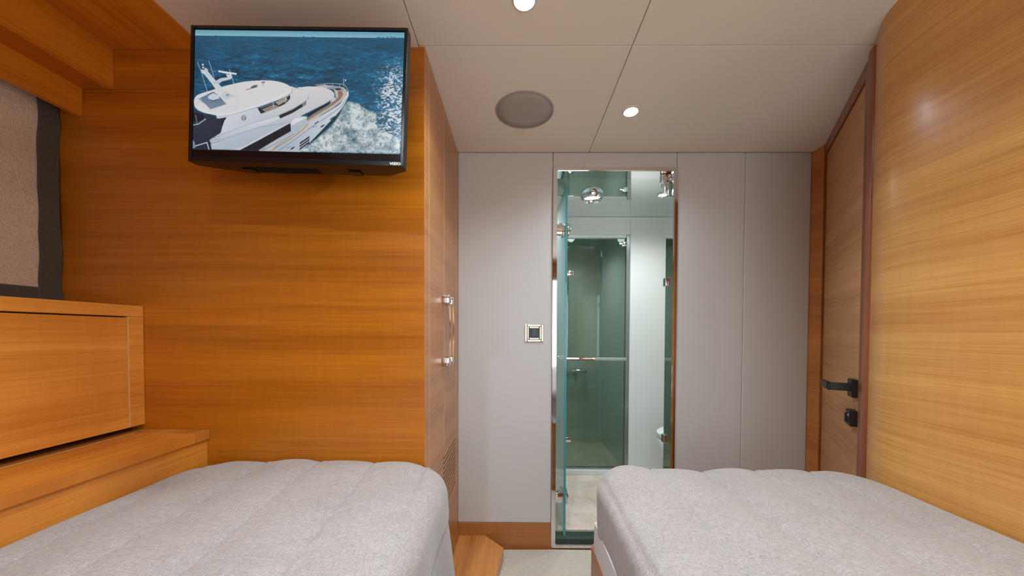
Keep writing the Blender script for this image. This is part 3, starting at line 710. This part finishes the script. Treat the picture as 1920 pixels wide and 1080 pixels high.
    # long mouldings
    fill([(188, 820), (270, 775), (500, 690), (640, 648), (650, 668), (500, 730), (330, 790), (200, 838)], (232, 234, 236), (190, 198, 210), (.2, 1))
    fill([(330, 880), (420, 850), (560, 770), (720, 690), (755, 662), (830, 655), (728, 712), (560, 800), (460, 860), (420, 880)], (238, 238, 238), (200, 206, 214), (.2, 1))
    fill([(395, 880), (520, 810), (722, 694), (727, 748), (640, 800), (515, 880)], (20, 30, 38)); line([(600, 765), (604, 815)], 2, (50, 62, 70)); line([(660, 730), (664, 782)], 2, (50, 62, 70))
    fill([(515, 880), (640, 812), (727, 760), (765, 748), (640, 830), (550, 880)], (160, 170, 180)); line([(560, 862), (700, 782), (765, 748)], 4, (225, 226, 226)); line([(600, 880), (735, 792), (800, 742), (838, 700)], 5, (180, 140, 110))
    # aft deck
    fill([(77, 620), (130, 640), (225, 660), (268, 705), (262, 770), (188, 818), (196, 842), (205, 880), (77, 880)], (44, 62, 78), (28, 42, 58), (.5, 1))
    for k in range(9): line([(80, 735+k*17), (255, 690+k*17)], 1.5, (54, 66, 76), .6)
    fill([(77, 640), (110, 640), (150, 660), (140, 690), (77, 700)], (20, 30, 42)); line([(77, 722), (110, 716), (160, 680)], 5, (190, 205, 215)); line([(92, 655), (104, 712)], 2, (170, 180, 190))
    line([(80, 866), (172, 836), (186, 880)], 5, (214, 222, 228)); fill([(77, 820), (90, 835), (96, 870), (77, 880)], (120, 150, 175))
    fill([(255, 676), (300, 664), (268, 730)], (40, 40, 52))
    # flybridge wing
    fill([(285, 690), (320, 655), (500, 606), (526, 640), (640, 648), (500, 690), (262, 778), (270, 740)], (222, 226, 230), (196, 204, 214), (.6, .8))
    fill([(504, 606), (560, 585), (690, 520), (713, 502), (716, 540), (690, 568), (620, 604), (528, 640)], (46, 44, 46))
    fill([(530, 610), (610, 575), (650, 590), (560, 628)], (150, 140, 130)); fill([(620, 560), (690, 524), (700, 545), (640, 580)], (176, 160, 144)); line([(525, 640), (620, 604), (690, 568), (714, 538)], 3, (190, 196, 200))
    for P in ([(604, 560), (610, 605)], [(684, 525), (688, 568)]): line(P, 3, (200, 205, 210))
    # hard top
    fill([(80, 575), (84, 545), (112, 518), (200, 488), (300, 455), (420, 428), (560, 418), (650, 428), (706, 450), (726, 478), (715, 508), (640, 545), (520, 590), (400, 630), (330, 655), (240, 675), (228, 655), (150, 640), (95, 612)], (232, 227, 222), (226, 226, 230), (.1, 1), smooth=True)
    line([(105, 600), (160, 632), (235, 648), (330, 640), (520, 575), (650, 522), (722, 480)], 5, (244, 242, 240)); line([(240, 668), (330, 650), (520, 590), (650, 540), (712, 505)], 3, (170, 178, 190))
    fill([(108, 548), (205, 498), (240, 520), (290, 572), (300, 578), (190, 616), (160, 585)], (96, 124, 150), (128, 148, 166))
    fill([(172, 528), (205, 508), (248, 524), (246, 545), (205, 558), (175, 545)], (210, 220, 228)); fill([(176, 546), (205, 556), (246, 545), (240, 552), (205, 562)], (40, 52, 66))
    line([(82, 572), (90, 550), (120, 545), (138, 580)], 2.5, (190, 205, 215)); line([(92, 590), (110, 565), (135, 566)], 2, (190, 205, 215))
    line([(726, 470), (728, 492), (700, 520), (640, 556), (520, 600)], 3.5, (150, 158, 172), .8)
    line([(834, 512), (834, 532), (800, 562), (740, 598), (640, 646)], 3.5, (150, 158, 172), .8)
    line([(1004, 500), (1003, 524), (980, 545), (900, 588), (832, 626)], 3.5, (155, 162, 175), .8)
    line([(728, 470), (760, 466), (800, 478)], 2.5, (176, 182, 192), .7); line([(188, 822), (275, 778), (500, 692), (650, 650)], 3, (160, 168, 182), .8)
    line([(200, 842), (330, 794), (520, 726), (728, 690)], 3.5, (158, 168, 184), .8); line([(330, 882), (430, 842), (560, 772), (728, 692)], 3, (170, 178, 192), .7)
    # mast
    fill([(122, 352), (165, 362), (215, 418), (250, 455), (285, 490), (352, 520), (352, 545), (292, 552), (262, 535), (235, 500), (195, 445), (150, 392), (124, 372)], (204, 216, 228), (232, 228, 222), (.5, 1))
    fill([(200, 440), (250, 410), (300, 402), (288, 385), (322, 382), (332, 400), (318, 415), (262, 430), (240, 450)], (222, 228, 232), (186, 200, 214))
    fill([(238, 358), (300, 366), (358, 374), (358, 384), (300, 380), (238, 368)], (232, 236, 238)); fill([(255, 528), (290, 495), (352, 526), (290, 550)], (206, 212, 218)); fill([(292, 516), (308, 512), (312, 522), (298, 527)], (60, 66, 74)); fill([(297, 518), (305, 515), (308, 521), (300, 523)], (215, 218, 222))
    for x, y in ((133, 322), (136, 340), (150, 350), (162, 355), (145, 372)): fill([(x-5, y-6), (x+5, y-6), (x+6, y+5), (x-6, y+6)], (225, 230, 232))
    for P in ([(97, 305), (122, 365), (168, 500)], [(172, 295), (210, 402)], [(310, 348), (332, 410), (376, 582)], [(292, 575), (292, 608)], [(270, 618), (292, 606), (376, 582)]): line(P, 2, (205, 214, 220))
    fill([(452, 463), (478, 450), (502, 448), (488, 462), (462, 472)], (90, 96, 110)); line([(425, 482), (500, 460)], 3, (60, 66, 84)); line([(535, 430), (535, 452)], 3, (80, 84, 96)); fill([(522, 428), (548, 426), (548, 434), (524, 436)], (120, 124, 132))
    # emblem
    r = np.hypot((X-413)/17, (Y-668)/18); img[r < 1] = (86, 96, 106); img[(r < .82) & (r > .7)] = (190, 196, 202)
    line([(404, 664), (412, 655), (409, 680)], 3, (200, 206, 212)); line([(420, 652), (414, 682)], 3, (200, 206, 212)); line([(404, 672), (424, 662)], 2.5, (200, 206, 212))
    # hull openings and ports
    for k in range(3): fill([(787, 822+k*19), (850, 776+k*17), (848, 790+k*17), (784, 836+k*19)], (34, 42, 50))
    for (x, y) in ((740, 860), (932, 710)): rr = np.hypot((X-x)/14, (Y-y-(x-X)*.6)/6); img[rr < 1] = (50, 58, 66)
    fill([(878, 694), (906, 676), (904, 684), (880, 700)], (50, 58, 66)); fill([(980, 662), (1010, 642), (1008, 652), (982, 672)], (70, 78, 86)); line([(872, 718), (876, 714)], 5, (90, 96, 104)); line([(888, 716), (890, 714)], 5, (90, 96, 104)); line([(702, 862), (728, 848)], 3, (120, 128, 136))
    img[:] = np.clip(img*np.array((.88, .89, .90)), 0, 255)
    return img
img = paint(); Hn, Wn = img.shape[:2]
PX0, PX1 = -hw+bz+.0015, hw-bz-.0015; PZ1 = hh-bz-.002; PZ0 = -hh+bb+.0195
gx = np.linspace(PX0, PX1, Wn); gz = np.linspace(PZ1, PZ0, Hn)
me = bpy.data.meshes.new('screen_picture'); VX, VZ = np.meshgrid(gx, gz)
co = np.stack([VX, np.full_like(VX, .0031), VZ], -1).reshape(-1, 3)
I = np.arange(Hn*Wn).reshape(Hn, Wn); q = np.stack([I[:-1, :-1], I[1:, :-1], I[1:, 1:], I[:-1, 1:]], -1).reshape(-1, 4)
me.vertices.add(len(co)); me.vertices.foreach_set('co', co.ravel().astype(np.float32))
me.loops.add(q.size); me.loops.foreach_set('vertex_index', q.ravel().astype(np.int32))
me.polygons.add(len(q)); me.polygons.foreach_set('loop_start', np.arange(0, q.size, 4, dtype=np.int32)); me.polygons.foreach_set('loop_total', np.full(len(q), 4, np.int32))
me.update(); me.validate()
at = me.color_attributes.new('picture', 'FLOAT_COLOR', 'POINT')
c = img.reshape(-1, 3)/255; c = np.where(c <= .04045, c/12.92, ((c+.055)/1.055)**2.4)
at.data.foreach_set('color', np.concatenate([c, np.ones((len(c), 1))], 1).ravel().astype(np.float32))
t = NT('screen_picture'); a = t.n('ShaderNodeAttribute', attribute_name='picture'); t.l(a.outputs['Color'], t.b.inputs['Emission Color'])
t.set(Emission_Strength=.95, Roughness=.2); t.b.inputs['Base Color'].default_value = (.01, .01, .012, 1)
me.materials.append(t.m); so = bpy.data.objects.new('screen_picture', me); COL.objects.link(so); so.parent = tv
# lettering on the bezel
cu = bpy.data.curves.new('lettering', 'FONT'); cu.body = 'VIZIO'; cu.size = .0088; cu.align_x = 'RIGHT'; cu.extrude = .0002; cu.offset = .00012
cu.materials.append(emit('logo_white', (.8, .8, .85, 1), .8))
tmp = bpy.data.objects.new('lettering_outline', cu); me_l = bpy.data.meshes.new_from_object(tmp); bpy.data.objects.remove(tmp); bpy.data.curves.remove(cu)
lo = bpy.data.objects.new('lettering', me_l); COL.objects.link(lo); lo.parent = tv; lo.location = (hw-.007, -.0004, -hh+.0035); lo.rotation_euler = (math.pi/2, 0, 0); lo.scale = (1.3, 1.0, 1)

# ---- beds
def sdf_grid(cfg):
    """quilt laid over a rounded slab; returns a bmesh. Inner side (facing the aisle) can flare."""
    x0, x1, y0, y1 = cfg['x0'], cfg['x1'], cfg['y0'], cfg['y1']; r = cfg['r']; rc = cfg['rc']; Zt = cfg['top']
    side = cfg['side']                      # +1: aisle on +x side, -1: aisle on -x side
    ax0, ax1, ay0, ay1 = x0+r, x1-r, y0+r, y1-r
    ext = cfg['drop']+r*1.6
    rng = np.random.default_rng(cfg['seed'])
    kx = rng.uniform(-1, 1, (14, 4))
    def spacing(a, b, n): return [a+(b-a)*i/n for i in range(n+1)]
    st = .006
    S_ = np.arange(ax0-ext, ax1+ext+1e-6, st); T_ = np.arange(.05, ay1+ext+1e-6, st); T_ = np.concatenate([np.linspace(ay0-.05, .05, 12)[:-1], T_])
    S, T = np.meshgrid(S_, T_, indexing='ij')
    cx = np.clip(S, ax0+rc, ax1-rc); cy = np.clip(T, ay0+rc, ay1-rc)
    vx, vy = S-cx, T-cy; L = np.hypot(vx, vy); inside = (L <= rc)
    Ls = np.where(L > 1e-9, L, 1); nx, ny = vx/Ls, vy/Ls
    d = np.maximum(L-rc, 0); d = np.minimum(d, ext-.001+0*d)
    # aisle side radius/flare vs others
    ais = np.clip(side*nx, 0, 1)
    fl = cfg['flare']*ais + .02*(1-ais)
    ph = np.minimum(d/r, math.pi/2); arc_ = r*math.pi/2
    f = np.where(d < arc_, r*np.sin(ph), r+fl*(d-arc_)); g = np.where(d < arc_, r*(1-np.cos(ph)), r+(d-arc_))
    dm = cfg['dropf'](T) if 'dropf' in cfg else cfg['drop'] + 0*d
    g = np.minimum(g, dm)
    px = np.where(inside, S, cx+nx*(rc+f)); py = np.where(inside, T, cy+ny*(rc+f))
    # crown and puffed channels
    u = np.clip((S-x0)/(x1-x0), 0, 1); vv = np.clip((T-y0)/(y1-y0), 0, 1)
    crown = cfg['crown']*(np.sin(math.pi*u)**.8)*np.clip((1-vv)*12, 0, 1)**.5
    seams = np.array(cfg['seams']); xs = S + cfg['k']*(T-1.0)
    puff = np.zeros_like(S); sw_ = .0
    edges = np.concatenate([[-9], seams, [9]])
    for a, b in zip(edges[:-1], edges[1:]):
        a2 = a if a > -8 else b-.16; b2 = b if b < 8 else a+.16
        m = (xs >= a) & (xs < b); tt = np.clip((xs-a2)/(b2-a2), 0, 1)
        puff = np.where(m, np.clip(np.sin(math.pi*tt), 0, 1)**.38, puff)
    pamp = cfg['puff']*(1-.35*np.clip(d/.1, 0, 1))
    ds = np.min([np.abs(xs-s) for s in seams], 0)
    sg = np.min([np.where(np.abs(xs-s-.008) < .05, np.abs(xs-s-.008), .05) for s in seams], 0)
    puff = puff*pamp + .0030*np.exp(-(sg/.006)**2)*(d < .05) + .0016*np.sin(T*95+7*np.sin(S*9))*np.exp(-(ds/.03)**2)*(d < .05)
    wr = np.zeros_like(S)
    for a, b, c_, e in kx: wr += .0009*np.sin(S*(10+14*a)+T*(9+10*b)+c_*6) + .0004*np.sin(S*30*b+T*36*e+a*9)
    hang = np.clip((g-.06)/.2, 0, 1)
    fold = cfg['fold']*np.sin(T*21+S*3+1.3*np.sin(T*7))*hang*(np.abs(nx) > .5) + cfg['fold']*np.sin(S*19+1)*hang*(np.abs(ny) > .5)
    out = puff + wr + fold
    vert = np.clip(g/r, 0, 1)*(d > 0)
    nzz = np.sqrt(1-np.minimum(vert, .999)**2)
    px = px + nx*vert*out*(~inside); py = py + ny*vert*out*(~inside)
    pz = Zt - g + crown*(1-np.clip(d/.25, 0, 1)) + np.where(inside, out, out*nzz)
    px = np.clip(px, cfg.get('cx0', -9), cfg.get('cx1', 9)); py = np.clip(py, -9, cfg['cy1'])
    bm = bmesh.new(); A, B = S.shape
    V = [[bm.verts.new((float(px[i, j]), float(py[i, j]), float(pz[i, j]))) for j in range(B)] for i in range(A)]
    for i in range(A-1):
        for j in range(B-1):
            if min(g[i, j], g[i+1, j], g[i, j+1]-dm[i, j+1]+dm[i, j], g[i+1, j+1]) >= dm[i, j]-1e-4: continue
            bm.faces.new((V[i][j], V[i+1][j], V[i+1][j+1], V[i][j+1]))
    bmesh.ops.delete(bm, geom=[v for v in bm.verts if not v.link_faces], context='VERTS')
    return bm
def comforter(label, cfg):
    o = mk('comforter', sdf_grid(cfg), COMF, smooth=True)
    m = o.modifiers.new('thickness', 'SOLIDIFY'); m.thickness = .008; m.offset = -1
    return tag(o, label, 'comforter', 'quilted comforters on the two beds')
TOP = H(-.420)
comforter('light grey quilted comforter on the bed left of the aisle, under the television', dict(
    x0=-1.004, x1=-.198, y0=-.84, y1=1.104, r=.055, rc=.10, top=TOP, side=1, drop=.48, flare=.10, crown=.010, puff=.014,
    seams=[-.93, -.768, -.603, -.433, -.272], k=.10, fold=.006, seed=3, cx0=-1.0065, cx1=9, cy1=1.109))
comforter('beige quilted comforter on the bed right of the aisle, against the curved wall', dict(
    x0=.243, x1=1.036, y0=-.84, y1=1.068, r=.030, rc=.085, top=TOP-.010, side=-1, drop=.24, flare=.0, crown=.010, puff=.017,
    dropf=lambda T: .157+.063*np.clip((1.03-T)/.13, 0, 1),
    seams=[.258, .415, .574, .734, .905], k=-.02, fold=.002, seed=8, cx0=-9, cx1=1.037, cy1=1.2))
def bed(label, x0, x1, y1, zf, zm, xin):
    t = empty('bed', ((x0+x1)/2, .1, 0), label, 'bed', 'twin cabin beds')
    def rr(x0, x1, y0, y1, rc, n=8):
        P = []
        for cx, cy, a in ((x1-rc, y0+rc, -90), (x1-rc, y1-rc, 0), (x0+rc, y1-rc, 90), (x0+rc, y0+rc, 180)):
            for k in range(n+1): an = math.radians(a+90*k/n); P.append((cx+rc*math.cos(an), cy+rc*math.sin(an)))
        return P
    bm = bmesh.new(); prism(bm, rr(x0, x1, -.83, y1, .02), PH if x0 < 0 else 0.0, zf); o = mk('frame', bm, W_base); auto(o, 25); under(t, o)
    bm = bmesh.new()
    prism(bm, rr(x0+.004, x1-.03, -.82, y1-.004, .035), zf, H(-.56)); prism(bm, rr(x0+.034, x1-.04, -.80, y1-.03, .05), H(-.565), zm); bmesh.ops.bevel(bm, geom=[e for e in bm.edges if abs(e.verts[0].co.z-e.verts[1].co.z) < 1e-5], offset=.012, segments=3, affect='EDGES')
    o = mk('mattress', bm, WHITE); auto(o, 40); under(t, o)
bed('twin bed left of the aisle, its base covered by the hanging comforter', -.98, -.225, 1.07, H(-.62), H(-.445), 0)
bed('twin bed right of the aisle showing white sheet and wooden base', .232, 1.02, 1.045, H(-.645), H(-.446), 0)

# ---- carpet
bm = bmesh.new()
P = [(-.108, -.3), (-.108, 1.2), (-.0785, 1.46), (-.0522, 1.657), (-.125, 1.742), (.2, 1.745), (.9, 1.745), (.9, 1.12), (.235, 1.10), (.225, -.3)]
prism(bm, P, 0.0, .010); bmesh.ops.bevel(bm, geom=[e for e in bm.edges if e.verts[0].co.z > .009 and e.verts[1].co.z > .009], offset=.004, segments=2, affect='EDGES')
tag(mk('carpet', bm, CARP), 'cream woven carpet on the floor in the aisle between the beds', 'carpet')
